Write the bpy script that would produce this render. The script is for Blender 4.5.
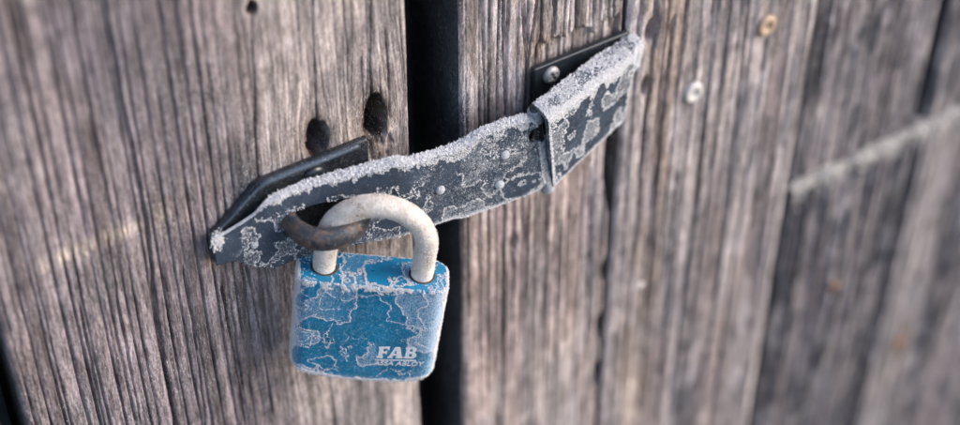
import bpy, math, random
import numpy as np
from mathutils import Matrix, Vector

scene = bpy.context.scene
for o in list(bpy.data.objects):
    bpy.data.objects.remove(o)
C = scene.collection
R = math.radians

# ------------------------------------------------------------------ camera
# wall coordinates in millimetres: u to the right along the doors, v up, w out of the wall
Z0 = 1.0
def P(u, v, w):
    return (u / 1000.0, -w / 1000.0, Z0 + v / 1000.0)

PITCH, YAW, DIST = R(41.3), R(32.8), 0.60
cam = bpy.data.objects.new('camera', bpy.data.cameras.new('camera'))
C.objects.link(cam)
fwd = Vector((math.sin(YAW) * math.cos(PITCH), math.cos(YAW) * math.cos(PITCH), -math.sin(PITCH)))
cam.location = Vector((0, 0, Z0)) - fwd * DIST
cam.rotation_euler = (R(90) - PITCH, 0, -YAW)
cam.data.sensor_width = 36
cam.data.lens = 60
cam.data.clip_start = 0.01
cam.data.clip_end = 50
cam.data.dof.use_dof = True
cam.data.dof.focus_distance = 0.550
cam.data.dof.aperture_fstop = 4.1
cam.data.dof.aperture_blades = 0
scene.camera = cam

# ------------------------------------------------------------------ sky, sun, exposure
SUN_EL, SUN_AZ = R(30), R(128)        # azimuth clockwise from +Y
world = bpy.data.worlds.new('World')
scene.world = world
world.use_nodes = True
nt = world.node_tree
sky = nt.nodes.new('ShaderNodeTexSky')
sky.sky_type = 'NISHITA'
sky.sun_disc = False
sky.sun_elevation = SUN_EL
sky.sun_rotation = SUN_AZ
sky.dust_density = 1.8
sky.air_density = 1.0
bgn = nt.nodes['Background']
bgn.inputs['Strength'].default_value = 0.145
nt.links.new(sky.outputs['Color'], bgn.inputs['Color'])
sd = bpy.data.lights.new('sun', 'SUN')
sd.energy = 1.3
sd.angle = R(32)
sd.color = (1.0, 0.945, 0.90)
sun = bpy.data.objects.new('sun', sd)
C.objects.link(sun)
sdir = Vector((math.sin(SUN_AZ) * math.cos(SUN_EL), math.cos(SUN_AZ) * math.cos(SUN_EL), math.sin(SUN_EL)))
sun.rotation_euler = sdir.to_track_quat('Z', 'Y').to_euler()
sun.location = (0.8, -1.0, 2.2)
scene.view_settings.view_transform = 'Standard'
scene.view_settings.look = 'None'
scene.view_settings.gamma = 1.0
scene.view_settings.use_curve_mapping = False
scene.view_settings.exposure = 1.02

# ------------------------------------------------------------------ numpy noise
def _hash(ix, iy, seed):
    h = (ix.astype(np.int64) * 374761393 + iy.astype(np.int64) * 668265263 + seed * 1442695041) & 0xFFFFFFFF
    h = ((h ^ (h >> 13)) * 1274126177) & 0xFFFFFFFF
    h = ((h ^ (h >> 16)) * 2246822519) & 0xFFFFFFFF
    h = h ^ (h >> 15)
    return (h & 0xFFFFFF) / float(0xFFFFFF)

def vn(x, y, seed=0):
    x, y = np.broadcast_arrays(np.asarray(x, float), np.asarray(y, float))
    ix, iy = np.floor(x), np.floor(y)
    fx, fy = x - ix, y - iy
    fx = fx * fx * fx * (fx * (fx * 6 - 15) + 10)
    fy = fy * fy * fy * (fy * (fy * 6 - 15) + 10)
    a, b = _hash(ix, iy, seed), _hash(ix + 1, iy, seed)
    c, d = _hash(ix, iy + 1, seed), _hash(ix + 1, iy + 1, seed)
    return (a + (b - a) * fx) * (1 - fy) + (c + (d - c) * fx) * fy

def fbm(x, y, seed=0, octs=4, gain=0.5):
    s, amp, tot = 0.0, 1.0, 0.0
    for k in range(octs):
        s = s + amp * vn(np.asarray(x) * 2 ** k + 17.3 * k, np.asarray(y) * 2 ** k - 9.1 * k, seed + 31 * k)
        tot += amp
        amp *= gain
    return s / tot

def sstep(a, b, x):
    t = np.clip((x - a) / (b - a), 0, 1)
    return t * t * (3 - 2 * t)

# ------------------------------------------------------------------ object helpers
def empty(name, loc, label, cat, group=None, rot=None):
    o = bpy.data.objects.new(name, None)
    C.objects.link(o)
    o.empty_display_size = 0.02
    o.location = loc
    o['label'] = label
    o['category'] = cat
    if group:
        o['group'] = group
    return o

def attach(o, parent, keep_world=True):
    o.parent = parent
    if keep_world and parent.type == 'EMPTY':
        o.matrix_parent_inverse = Matrix.Translation(parent.location).inverted()

def mesh_np(name, verts, faces, mat, parent=None, keep_world=True, smooth=True, attrs=None, colors=None):
    """faces: (N,3) or (N,4) array, or a list of such arrays"""
    me = bpy.data.meshes.new(name)
    verts = np.asarray(verts, np.float32)
    fl = faces if isinstance(faces, list) else [faces]
    fl = [np.asarray(f, np.int32) for f in fl if len(f)]
    me.vertices.add(len(verts))
    me.vertices.foreach_set('co', verts.ravel())
    loops = np.concatenate([f.ravel() for f in fl])
    counts = np.concatenate([np.full(len(f), f.shape[1], np.int32) for f in fl])
    starts = np.concatenate([[0], np.cumsum(counts)[:-1]]).astype(np.int32)
    me.loops.add(len(loops))
    me.loops.foreach_set('vertex_index', loops)
    me.polygons.add(len(counts))
    me.polygons.foreach_set('loop_start', starts)
    me.polygons.foreach_set('use_smooth', np.full(len(counts), smooth, bool))
    for k, v in (attrs or {}).items():
        a = me.attributes.new(k, 'FLOAT', 'POINT')
        a.data.foreach_set('value', np.asarray(v, np.float32).ravel())
    for k, v in (colors or {}).items():
        a = me.attributes.new(k, 'FLOAT_COLOR', 'POINT')
        a.data.foreach_set('color', np.asarray(v, np.float32).ravel())
    me.update(calc_edges=True)
    me.validate()
    if mat:
        me.materials.append(mat)
    o = bpy.data.objects.new(name, me)
    C.objects.link(o)
    if parent:
        attach(o, parent, keep_world)
    return o

def grid_faces(nr, nc, closed=False):
    i, j = np.meshgrid(np.arange(nr - 1), np.arange(nc if closed else nc - 1), indexing='ij')
    a = i * nc + j
    b = i * nc + (j + 1) % nc
    return np.stack([a, b, b + nc, a + nc], -1).reshape(-1, 4)

def tube(path, rad, seg=24, cap=True):
    """swept tube; path (N,3), rad scalar or (N,) -> verts, faces"""
    p = np.asarray(path, float)
    n = len(p)
    rad = np.broadcast_to(np.asarray(rad, float), (n,))
    t = np.gradient(p, axis=0)
    t /= np.linalg.norm(t, axis=1)[:, None]
    ref = np.array([0, 0, 1.0]) if abs(t[0][2]) < 0.9 else np.array([0, 1.0, 0])
    a = np.cross(t[0], ref)
    a /= np.linalg.norm(a)
    V = []
    for k in range(n):
        a = a - t[k] * (a @ t[k])
        a /= np.linalg.norm(a)
        b = np.cross(t[k], a)
        th = np.linspace(0, 2 * np.pi, seg, endpoint=False)
        V.append(p[k] + rad[k] * (np.cos(th)[:, None] * a + np.sin(th)[:, None] * b))
    V = np.concatenate(V)
    F = [grid_faces(n, seg, True)]
    if cap:
        for base, c in ((0, p[0]), ((n - 1) * seg, p[-1])):
            idx = len(V)
            V = np.vstack([V, c])
            k = np.arange(seg)
            F.append(np.stack([base + k, base + (k + 1) % seg, np.full(seg, idx)], -1))
    return V, F

def smooth_path(pts, n=60):
    """Catmull-Rom through the points"""
    p = np.asarray(pts, float)
    p = np.vstack([2 * p[0] - p[1], p, 2 * p[-1] - p[-2]])
    out = []
    m = len(p) - 3
    for s in np.linspace(0, m - 1e-6, n):
        k = int(s)
        t = s - k
        a, b, c, d = p[k], p[k + 1], p[k + 2], p[k + 3]
        out.append(0.5 * (2 * b + (c - a) * t + (2 * a - 5 * b + 4 * c - d) * t ** 2 + (3 * b - a - 3 * c + d) * t ** 3))
    return np.array(out)

rng = np.random.default_rng(7)
OCT_V = np.array([[1, 0, 0], [-1, 0, 0], [0, 1, 0], [0, -1, 0], [0, 0, 1], [0, 0, -1]], float)
OCT_F = np.array([[0, 2, 4], [2, 1, 4], [1, 3, 4], [3, 0, 4], [2, 0, 5], [1, 2, 5], [3, 1, 5], [0, 3, 5]])

def frost(name, pts, nrm, size, parent, mat, keep_world=True, elong=1.15, lift=0.25):
    """thousands of tiny ice crystals, each an uneven octahedron standing roughly along its normal (metres)"""
    pts = np.asarray(pts, float)
    n = len(pts)
    nrm = np.asarray(nrm, float) + rng.normal(0, 0.55, (n, 3))
    nrm /= np.linalg.norm(nrm, axis=1)[:, None]
    r = rng.normal(0, 1, (n, 3))
    a = np.cross(nrm, r)
    a /= np.linalg.norm(a, axis=1)[:, None] + 1e-12
    b = np.cross(nrm, a)
    size = np.broadcast_to(np.asarray(size, float), (n,))
    s = size[:, None] * rng.uniform(0.40, 0.9, (n, 3))
    s[:, 2] = size * rng.uniform(0.6, elong, n)
    needle = rng.random(n) < 0.35
    s[needle] *= np.array([0.45, 0.45, 1.75])
    o = np.broadcast_to(OCT_V, (n, 6, 3)) * s[:, None, :]
    o = o + rng.normal(0, 0.12, o.shape) * size[:, None, None]
    V = pts[:, None, :] + o[:, :, 0:1] * a[:, None] + o[:, :, 1:2] * b[:, None] + (o[:, :, 2:3] + lift * s[:, None, 2:3]) * nrm[:, None]
    F = (OCT_F[None] + (np.arange(n) * 6)[:, None, None]).reshape(-1, 3)
    ob = mesh_np(name, V.reshape(-1, 3), F, mat, parent, keep_world, smooth=False)
    ob['kind'] = 'stuff'
    return ob

# ------------------------------------------------------------------ materials
def newmat(name):
    m = bpy.data.materials.new(name)
    m.use_nodes = True
    n = m.node_tree.nodes
    return m, n, m.node_tree.links, n['Principled BSDF']

def noise_node(n, l, scale_xyz, scale=1.0, detail=4, rough=0.55, dist=0.0, src='Object'):
    tc = n.new('ShaderNodeTexCoord')
    mp = n.new('ShaderNodeMapping')
    mp.inputs['Scale'].default_value = scale_xyz
    l.new(tc.outputs[src], mp.inputs['Vector'])
    t = n.new('ShaderNodeTexNoise')
    t.inputs['Scale'].default_value = scale
    t.inputs['Detail'].default_value = detail
    t.inputs['Roughness'].default_value = rough
    t.inputs['Distortion'].default_value = dist
    l.new(mp.outputs[0], t.inputs['Vector'])
    return t

def ramp(n, l, src, stops):
    r = n.new('ShaderNodeValToRGB')
    e = r.color_ramp.elements
    while len(e) < len(stops):
        e.new(0.5)
    for k, (p, c) in enumerate(stops):
        e[k].position = p
        e[k].color = (*c, 1) if len(c) == 3 else c
    l.new(src, r.inputs['Fac'])
    return r

def mixc(n, l, mode, fac, a, b):
    m = n.new('ShaderNodeMix')
    m.data_type = 'RGBA'
    m.blend_type = mode
    def put(sock, val):
        if hasattr(val, 'is_output'):
            l.new(val, sock)
        elif isinstance(val, (int, float)):
            sock.default_value = val
        else:
            sock.default_value = (*val, 1)
    put(m.inputs[0], fac)
    put(m.inputs[6], a)
    put(m.inputs[7], b)
    return m.outputs[2]

def math_node(n, l, op, a, b=None, clamp=False):
    m = n.new('ShaderNodeMath')
    m.operation = op
    m.use_clamp = clamp
    for k, val in enumerate((a, b)):
        if val is None:
            continue
        if hasattr(val, 'is_output'):
            l.new(val, m.inputs[k])
        else:
            m.inputs[k].default_value = val
    return m.outputs[0]

def wood_mat():
    m, n, l, b = newmat('weathered_wood')
    at = n.new('ShaderNodeAttribute')
    at.attribute_name = 'tint'
    # long soft streaks, fine fibre, grey blotches
    streak = noise_node(n, l, (700, 120, 60), 1.0, 5, 0.65, 0.2)
    c1 = ramp(n, l, streak.outputs['Fac'], [(0.30, (0.58, 0.57, 0.59)), (0.5, (0.98, 0.96, 0.96)), (0.70, (1.30, 1.28, 1.28))])
    fibre = noise_node(n, l, (2200, 900, 260), 1.0, 4, 0.7, 0.2)
    c2 = ramp(n, l, fibre.outputs['Fac'], [(0.30, (0.45, 0.44, 0.45)), (0.50, (1.0, 1.0, 1.0)), (0.70, (1.45, 1.43, 1.43))])
    blot = noise_node(n, l, (38, 38, 14), 1.0, 5, 0.6, 0.6)
    c3 = ramp(n, l, blot.outputs['Fac'], [(0.32, (0.72, 0.74, 0.80)), (0.55, (1.02, 1.0, 0.98)), (0.75, (1.16, 1.08, 1.0))])
    x = mixc(n, l, 'MULTIPLY', 1.0, at.outputs['Color'], c1.outputs[0])
    x = mixc(n, l, 'MULTIPLY', 0.85, x, c2.outputs[0])
    x = mixc(n, l, 'MULTIPLY', 0.8, x, c3.outputs[0])
    grit = noise_node(n, l, (1, 1, 0.55), 1500, 3, 0.7)
    c4 = ramp(n, l, grit.outputs['Fac'], [(0.30, (0.50, 0.49, 0.50)), (0.5, (1.0, 1.0, 1.0)), (0.70, (1.42, 1.40, 1.40))])
    x = mixc(n, l, 'MULTIPLY', 0.8, x, c4.outputs[0])
    # hoar specks caught on the fibres
    sp = noise_node(n, l, (2600, 1500, 700), 1.0, 2, 0.5)
    spm = ramp(n, l, sp.outputs['Fac'], [(0.60, (0, 0, 0)), (0.69, (1, 1, 1))])
    big = noise_node(n, l, (60, 60, 25), 1.0, 3, 0.5)
    bm_ = ramp(n, l, big.outputs['Fac'], [(0.42, (0, 0, 0)), (0.62, (0.75, 0.75, 0.75))])
    fac = math_node(n, l, 'MULTIPLY', spm.outputs[0], bm_.outputs[0])
    x = mixc(n, l, 'MIX', fac, x, (0.62, 0.59, 0.60))
    l.new(x, b.inputs['Base Color'])
    b.inputs['Roughness'].default_value = 0.82
    b.inputs['Specular IOR Level'].default_value = 0.25
    bump = n.new('ShaderNodeBump')
    bump.inputs['Strength'].default_value = 0.55
    bump.inputs['Distance'].default_value = 0.0004
    l.new(math_node(n, l, 'ADD', fibre.outputs['Fac'], grit.outputs['Fac']), bump.inputs['Height'])
    l.new(bump.outputs[0], b.inputs['Normal'])
    return m

def frost_mat(name='frost_crystals', col=(0.765, 0.755, 0.785)):
    m, n, l, b = newmat(name)
    b.inputs['Base Color'].default_value = (*col, 1)
    b.inputs['Roughness'].default_value = 0.45
    b.inputs['Subsurface Weight'].default_value = 0.35
    b.inputs['Subsurface Radius'].default_value = (0.0012, 0.0012, 0.0014)
    b.inputs['Subsurface Scale'].default_value = 1.0
    return m

def painted_metal(name, base, rough, frostcol, speck_scale=2600, grime=True):
    """painted sheet metal; the vertex attribute 'film' says how much thin rime grows on it"""
    m, n, l, b = newmat(name)
    at = n.new('ShaderNodeAttribute')
    at.attribute_name = 'film'
    sp = noise_node(n, l, (1, 1, 1), speck_scale, 3, 0.6)
    thr = math_node(n, l, 'MULTIPLY', at.outputs['Fac'], 0.62)
    mid = noise_node(n, l, (1, 1, 1), speck_scale * 0.28, 3, 0.6)
    v = math_node(n, l, 'ADD', math_node(n, l, 'ADD', math_node(n, l, 'MULTIPLY', sp.outputs['Fac'], 0.72), math_node(n, l, 'MULTIPLY', mid.outputs['Fac'], 0.28)), thr)
    fac = ramp(n, l, v, [(0.63, (0, 0, 0)), (0.82, (1, 1, 1))])
    var = noise_node(n, l, (1, 1, 1), 120, 4, 0.6)
    cv = ramp(n, l, var.outputs['Fac'], [(0.3, tuple(c * 0.75 for c in base)), (0.7, tuple(min(1, c * 1.3) for c in base))])
    x = mixc(n, l, 'MIX', fac.outputs[0], cv.outputs[0], frostcol)
    l.new(x, b.inputs['Base Color'])
    rr = n.new('ShaderNodeMapRange')
    l.new(fac.outputs[0], rr.inputs['Value'])
    rr.inputs['To Min'].default_value = rough
    rr.inputs['To Max'].default_value = 0.8
    l.new(rr.outputs[0], b.inputs['Roughness'])
    fine = noise_node(n, l, (1, 1, 1), 500, 4, 0.6)
    h = math_node(n, l, 'ADD', math_node(n, l, 'MULTIPLY', fac.outputs[0], 1.2), math_node(n, l, 'MULTIPLY', fine.outputs['Fac'], 0.3))
    bump = n.new('ShaderNodeBump')
    bump.inputs['Strength'].default_value = 0.5
    bump.inputs['Distance'].default_value = 0.0002
    l.new(h, bump.inputs['Height'])
    l.new(bump.outputs[0], b.inputs['Normal'])
    return m

def rusty_steel(name, rust_lo=0.42, rust_hi=0.58):
    m, n, l, b = newmat(name)
    a = noise_node(n, l, (1, 1, 1), 140, 6, 0.65, 0.4)
    fac = ramp(n, l, a.outputs['Fac'], [(rust_lo, (0, 0, 0)), (rust_hi, (1, 1, 1))])
    c = noise_node(n, l, (1, 1, 1), 700, 4, 0.6)
    rc = ramp(n, l, c.outputs['Fac'], [(0.3, (0.075, 0.048, 0.036)), (0.6, (0.19, 0.125, 0.092)), (0.8, (0.38, 0.30, 0.26))])
    x = mixc(n, l, 'MIX', fac.outputs[0], (0.045, 0.05, 0.062), rc.outputs[0])
    l.new(x, b.inputs['Base Color'])
    mr = n.new('ShaderNodeMapRange')
    l.new(fac.outputs[0], mr.inputs['Value'])
    mr.inputs['To Min'].default_value = 0.25
    mr.inputs['To Max'].default_value = 0.85
    l.new(mr.outputs[0], b.inputs['Roughness'])
    bump = n.new('ShaderNodeBump')
    bump.inputs['Strength'].default_value = 0.6
    bump.inputs['Distance'].default_value = 0.0004
    l.new(c.outputs['Fac'], bump.inputs['Height'])
    l.new(bump.outputs[0], b.inputs['Normal'])
    return m

def rimed_steel():
    """shackle: steel wholly coated with fine cream-white rime"""
    m, n, l, b = newmat('rimed_steel')
    a = noise_node(n, l, (1, 1, 1), 1900, 4, 0.7)
    big = noise_node(n, l, (1, 1, 1), 160, 4, 0.6)
    v = math_node(n, l, 'ADD', math_node(n, l, 'MULTIPLY', a.outputs['Fac'], 0.5), math_node(n, l, 'MULTIPLY', big.outputs['Fac'], 0.5))
    c = ramp(n, l, v, [(0.36, (0.26, 0.20, 0.16)), (0.45, (0.58, 0.50, 0.44)), (0.56, (0.78, 0.71, 0.655)), (0.70, (0.84, 0.785, 0.74))])
    l.new(c.outputs[0], b.inputs['Base Color'])
    b.inputs['Roughness'].default_value = 0.75
    bump = n.new('ShaderNodeBump')
    bump.inputs['Strength'].default_value = 0.7
    bump.inputs['Distance'].default_value = 0.0003
    l.new(a.outputs['Fac'], bump.inputs['Height'])
    l.new(bump.outputs[0], b.inputs['Normal'])
    return m

def plain(name, col, rough=0.6, metal=0.0, var=0.25, scale=400):
    m, n, l, b = newmat(name)
    a = noise_node(n, l, (1, 1, 1), scale, 4, 0.6)
    c = ramp(n, l, a.outputs['Fac'], [(0.3, tuple(x * (1 - var) for x in col)), (0.7, tuple(min(1, x * (1 + var)) for x in col))])
    l.new(c.outputs[0], b.inputs['Base Color'])
    b.inputs['Roughness'].default_value = rough
    b.inputs['Metallic'].default_value = metal
    bump = n.new('ShaderNodeBump')
    bump.inputs['Strength'].default_value = 0.3
    bump.inputs['Distance'].default_value = 0.0002
    l.new(a.outputs['Fac'], bump.inputs['Height'])
    l.new(bump.outputs[0], b.inputs['Normal'])
    return m

WOOD = wood_mat()
FROST = frost_mat()
FROST_WARM = frost_mat('frost_warm', (0.80, 0.755, 0.715))
HASP = painted_metal('slate_paint', (0.046, 0.062, 0.090), 0.21, (0.46, 0.48, 0.53))
PLATE = painted_metal('black_enamel', (0.018, 0.022, 0.028), 0.28, (0.45, 0.45, 0.48))
LOCKBLUE = painted_metal('blue_enamel', (0.004, 0.175, 0.330), 0.38, (0.42, 0.54, 0.70), 2600)
RUST = rusty_steel('rusty_steel', 0.48, 0.60)
RUSTY_NAIL = plain('rusted_nail', (0.22, 0.11, 0.06), 0.85, 0, 0.4, 900)
ZINC = plain('zinc_screw', (0.42, 0.40, 0.39), 0.55, 0.3, 0.3, 900)
PALE = plain('pale_screw', (0.56, 0.53, 0.52), 0.6, 0.1, 0.15, 900)
BRASS = plain('dull_brass_screw', (0.44, 0.33, 0.24), 0.6, 0.2, 0.25, 900)
LIGHT_BLOCK = plain('light_block', (0.34, 0.38, 0.43), 0.9, 0, 0.3, 60)  # even tone for the added box behind the gap
COLLAR = plain('dark_collar', (0.05, 0.035, 0.03), 0.6, 0, 0.4, 900)
RIMED = rimed_steel()
PRINT = plain('white_print', (0.80, 0.77, 0.79), 0.6, 0, 0.12, 1500)

# ------------------------------------------------------------------ the doors
def poly_dist(U, V, pts, taper=8.0):
    """horizontal distance to a near-vertical polyline, and a 0..1 mask along its length"""
    pts = sorted(pts, key=lambda p: p[1])
    vs = np.array([p[1] for p in pts])
    us = np.array([p[0] for p in pts])
    uc = np.interp(V, vs, us)
    m = sstep(vs[0] - 0.1, vs[0] + taper, V) * (1 - sstep(vs[-1] - taper, vs[-1] + 0.1, V))
    return np.abs(U - uc), m

def plank(parent, u0, u1, v0, v1, dense, wfront, thick, seed, du, dv, ridge, tint, cracks=(), holes=(), paint=None, extra=None, edge_drop=1.6, soft=None, per=4.3):
    """one sawn board: displaced front, real sides, back and ends. Returns object and the height function samples"""
    nu = max(4, int((u1 - u0) / du) + 1)
    us = np.linspace(u0, u1, nu)
    d0, d1 = dense
    rows = [np.linspace(d0, d1, int((d1 - d0) / dv) + 1)]
    if v0 < d0 - 1:
        rows.insert(0, np.linspace(v0, d0, 24)[:-1])
    if v1 > d1 + 1:
        rows.append(np.linspace(d1, v1, 24)[1:])
    vs = np.concatenate(rows)
    V, U = np.meshgrid(vs, us, indexing='ij')
    # wandering grain: warp u by slow noise along the board; it parts round the knotholes
    wu = U + 2.4 * (fbm(U / 70, V / 190, seed, 2) - 0.5) + 0.7 * (fbm(U / 12, V / 55, seed + 5, 2) - 0.5) + 0.14 * (vn(U / 3, V / 6, seed + 7) - 0.5)
    for (hu, hv, ru, rv, dp) in holes:
        dd_ = np.hypot((U - hu) / (2.1 * ru), (V - hv) / (2.2 * rv))
        wu = wu - (U - hu) * 0.75 * np.exp(-dd_ ** 2)
    k = ridge if soft is None else ridge * soft(U, V)
    # eroded early wood: narrow dark grooves at uneven spacing between rounded ridges
    g_ = wu / per
    gi = np.floor(g_)
    near, nid = np.full(U.shape, 9.0), np.zeros(U.shape)
    for o_ in (-1, 0, 1, 2):
        idx = gi + o_
        bpos = idx + 0.75 * (_hash(idx, idx * 0, seed + 1) - 0.5)
        d_ = np.abs(g_ - bpos) * per
        m_ = d_ < near
        near, nid = np.where(m_, d_, near), np.where(m_, idx, nid)
    gd = 0.35 + 0.9 * _hash(nid, nid * 0 + 3, seed + 2)
    gd = gd * (0.50 + 0.75 * sstep(0.25, 0.65, vn(V / 22, nid * 7.1, seed + 6)))
    gw = (0.20 + 0.16 * _hash(nid, nid * 0 + 5, seed + 3)) * max(1.0, du / 0.30)
    groove = np.exp(-(near / gw) ** 2)
    crown = np.clip(1 - near / 2.0, 0, 1) ** 2
    r2 = vn(wu / 1.25, V / 60, seed + 12)
    r3 = vn(wu / 0.7, V / 22, seed + 13)
    h = -k * (1.9 * gd * groove + 0.22 * crown + 0.34 * (1 - r2) ** 2) - (0.10 + 0.12 * k) * (1 - r3)
    h += 0.22 * (vn(wu / 0.6, V / 1.9, seed + 14) - 0.5) * (0.6 + k)
    h += 1.3 * (fbm(U / 28, V / 90, seed + 4, 3) - 0.5)
    for (pts, wd, dp) in cracks:
        d, m = poly_dist(wu * 0 + U + 0.5 * (vn(U * 0, V / 7, seed + 40) - 0.5), V, pts)
        ww = wd * (0.6 + 0.8 * vn(V / 11, U * 0, seed + 50))
        h -= dp * m * np.clip(1 - d / ww, 0, 1) ** 0.7
    for (hu, hv, ru, rv, dp) in holes:
        ang = np.arctan2((V - hv) / rv, (U - hu) / ru)
        wob = 1 + 0.16 * (vn(ang * 1.6 + 9, ang * 0 + hu, seed + 60) - 0.5) * 2
        q = np.hypot((U - hu) / ru, (V - hv) / rv) / wob
        h -= dp * (1 - sstep(0.84, 1.03, q)) + 0.35 * (1 - sstep(0.9, 1.5, q))
    if extra is not None:
        h = h + extra(U, V)
    # worn arrises
    eu = np.minimum(U - u0, u1 - U)
    h -= edge_drop * np.clip(1 - eu / 2.6, 0, 1) ** 2
    side = np.where(U < (u0 + u1) / 2, -1.0, 1.0)
    UU = U + side * np.clip(1 - eu / 5, 0, 1) * 1.3 * (fbm(V / 22, side * 3.3, seed + 70, 4) - 0.62)
    Wf = wfront + h
    front = np.stack([UU / 1000, -Wf / 1000, Z0 + V / 1000], -1).reshape(-1, 3)
    nr = len(vs)
    # sides repeat the edge rows, so their painted shade stops at the front
    sl = np.stack([UU[:, 0] / 1000, np.full(nr, -(wfront - thick) / 1000), Z0 + vs / 1000], -1)
    sr = np.stack([UU[:, -1] / 1000, np.full(nr, -(wfront - thick) / 1000), Z0 + vs / 1000], -1)
    fe = front.reshape(nr, nu, 3)
    verts = np.vstack([front, sl, sr, fe[:, 0], fe[:, -1]])
    F = grid_faces(nr, nu)
    a = np.arange(nr - 1)
    L0, Rr = nr * nu, nr * nu + nr
    LF, RF = nr * nu + 2 * nr, nr * nu + 3 * nr
    left = np.stack([LF + a, LF + a + 1, L0 + a + 1, L0 + a], -1)
    right = np.stack([RF + a, Rr + a, Rr + a + 1, RF + a + 1], -1)
    back = np.stack([L0 + a, L0 + a + 1, Rr + a + 1, Rr + a], -1)
    j = np.arange(nu - 1)
    # ends: fan to the back corners
    def end(r, flip):
        f = np.stack([r * nu + j, r * nu + j + 1, np.where(j < nu // 2, L0 + r, Rr + r)], -1)
        mid = np.array([[r * nu + nu // 2, Rr + r, L0 + r]])
        f = np.vstack([f, mid])
        return f[:, ::-1] if flip else f
    col = np.ones((nr, nu, 4))
    t = np.array(tint) * np.array([1.06, 0.975, 0.965])
    col[..., :3] = t
    if paint is not None:
        col[..., :3] = paint(U, V, col[..., :3])
    st = fbm(wu / 2.3, V / 75, seed + 20, 4, 0.6)
    st2 = fbm(wu / 0.9, V / 14, seed + 21, 3, 0.6)
    st3 = fbm(U / 3.0, V / 5.0, seed + 22, 3, 0.6)
    mul = np.interp(st, [0.25, 0.42, 0.52, 0.62, 0.78], [0.55, 0.84, 1.0, 1.14, 1.38]) * np.interp(st2, [0.25, 0.45, 0.6, 0.8], [0.62, 0.94, 1.08, 1.3]) * np.interp(st3, [0.2, 0.5, 0.8], [0.72, 1.0, 1.22])
    col[..., :3] *= mul[..., None]
    cs = np.concatenate([col.reshape(-1, 4), np.ones((4 * nr, 4)) * np.array([0.095, 0.108, 0.122, 1])])  # sides and back darkened: shade of the gap painted into their tint
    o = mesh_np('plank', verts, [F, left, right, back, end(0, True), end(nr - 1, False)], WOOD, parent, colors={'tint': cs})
    def sampler(u, v):
        ii = np.clip(np.searchsorted(vs, v), 0, nr - 1)
        jj = np.clip(np.round((np.asarray(u) - u0) / (u1 - u0) * (nu - 1)).astype(int), 0, nu - 1)
        return UU[ii, jj], Wf[ii, jj]
    return o, sampler

def blend(col, mask, c, amt=1.0):
    m = (mask * amt)[..., None]
    return col * (1 - m) + np.array(c) * m

def gauss(U, V, u, v, su, sv):
    return np.exp(-((U - u) / su) ** 2 - ((V - v) / sv) ** 2)

BOT, TOP = -1000.0, 420.0
left_door = empty('plank_door', P(-150, BOT, 0), 'weathered grey plank door with two knotholes, left of the dark gap', 'door')
right_door = empty('plank_door', P(120, BOT, 0), 'weathered plank door right of the dark gap, with pale round screw heads', 'door')

# --- left main board
def paint_left(U, V, col):
    n = fbm(U / 18, V / 60, 301, 4)
    warm = sstep(-98, -72, U + 14 * (n - 0.5))
    col = blend(col, warm, (0.405, 0.362, 0.350), 0.85)
    # brown halo round the knotholes and by the ironwork
    col = blend(col, np.clip(gauss(U, V, -64, 62, 9, 15) + gauss(U, V, -42, 60, 8, 16), 0, 1), (0.27, 0.20, 0.145), 0.65)
    knot_shade = np.clip(3.3 - 2.3 * np.minimum(np.hypot((U + 64.3) / 4.4, (V - 63.2) / 8.2), np.minimum(np.hypot((U + 42.2) / 4.7, (V - 62.5) / 9.7), np.hypot((U + 82.4) / 1.9, (V - 121.8) / 2.3))), 0, 1)
    col = blend(col, knot_shade, (0.060, 0.045, 0.036), 0.95)  # dark knot wood, with the inner shade of the holes painted in
    # shade beside the plate, painted in as a blue-black patch
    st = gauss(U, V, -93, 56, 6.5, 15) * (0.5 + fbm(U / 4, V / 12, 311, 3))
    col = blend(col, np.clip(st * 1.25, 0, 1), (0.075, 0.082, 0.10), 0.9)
    # pale scuffs where something rubbed the ridges
    line = 54.5 + (U + 163) * 0.05
    sc = np.exp(-((V - line) / 3.2) ** 2) * sstep(-167, -160, U) * (1 - sstep(-134, -126, U))
    sc = sc + 0.9 * gauss(U, V, -112.5, 66, 3, 3.5) + 0.7 * gauss(U, V, -121, 57, 3.5, 6) + 0.5 * gauss(U, V, -113, 55, 2, 5)
    sc = np.clip(sc, 0, 1) * sstep(0.32, 0.6, fbm(U / 2.2, V / 7, 320, 3))
    col = blend(col, sc, (0.56, 0.49, 0.42), 0.8)
    # small ochre patch below the tail of the strap
    col = blend(col, gauss(U, V, -106, 30, 4, 4.5), (0.50, 0.37, 0.24), 0.6)
    # darker foot of the board
    col = blend(col, sstep(0.5, 0.66, fbm(U / 16, V / 40, 330, 3)), (0.185, 0.174, 0.185), 0.55)
    return col

def soft_left(U, V):
    return 0.30 + 0.95 * (1 - sstep(-104, -84, U)) * (0.55 + 0.45 * (1 - sstep(20, 95, V)))

def chips_left(U, V):
    # torn wood below the second knothole, near the plate
    m = gauss(U, V, -40, 53, 5, 8)
    return -1.6 * m * sstep(0.45, 0.6, fbm(U / 1.6, V / 4, 340, 3))

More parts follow.
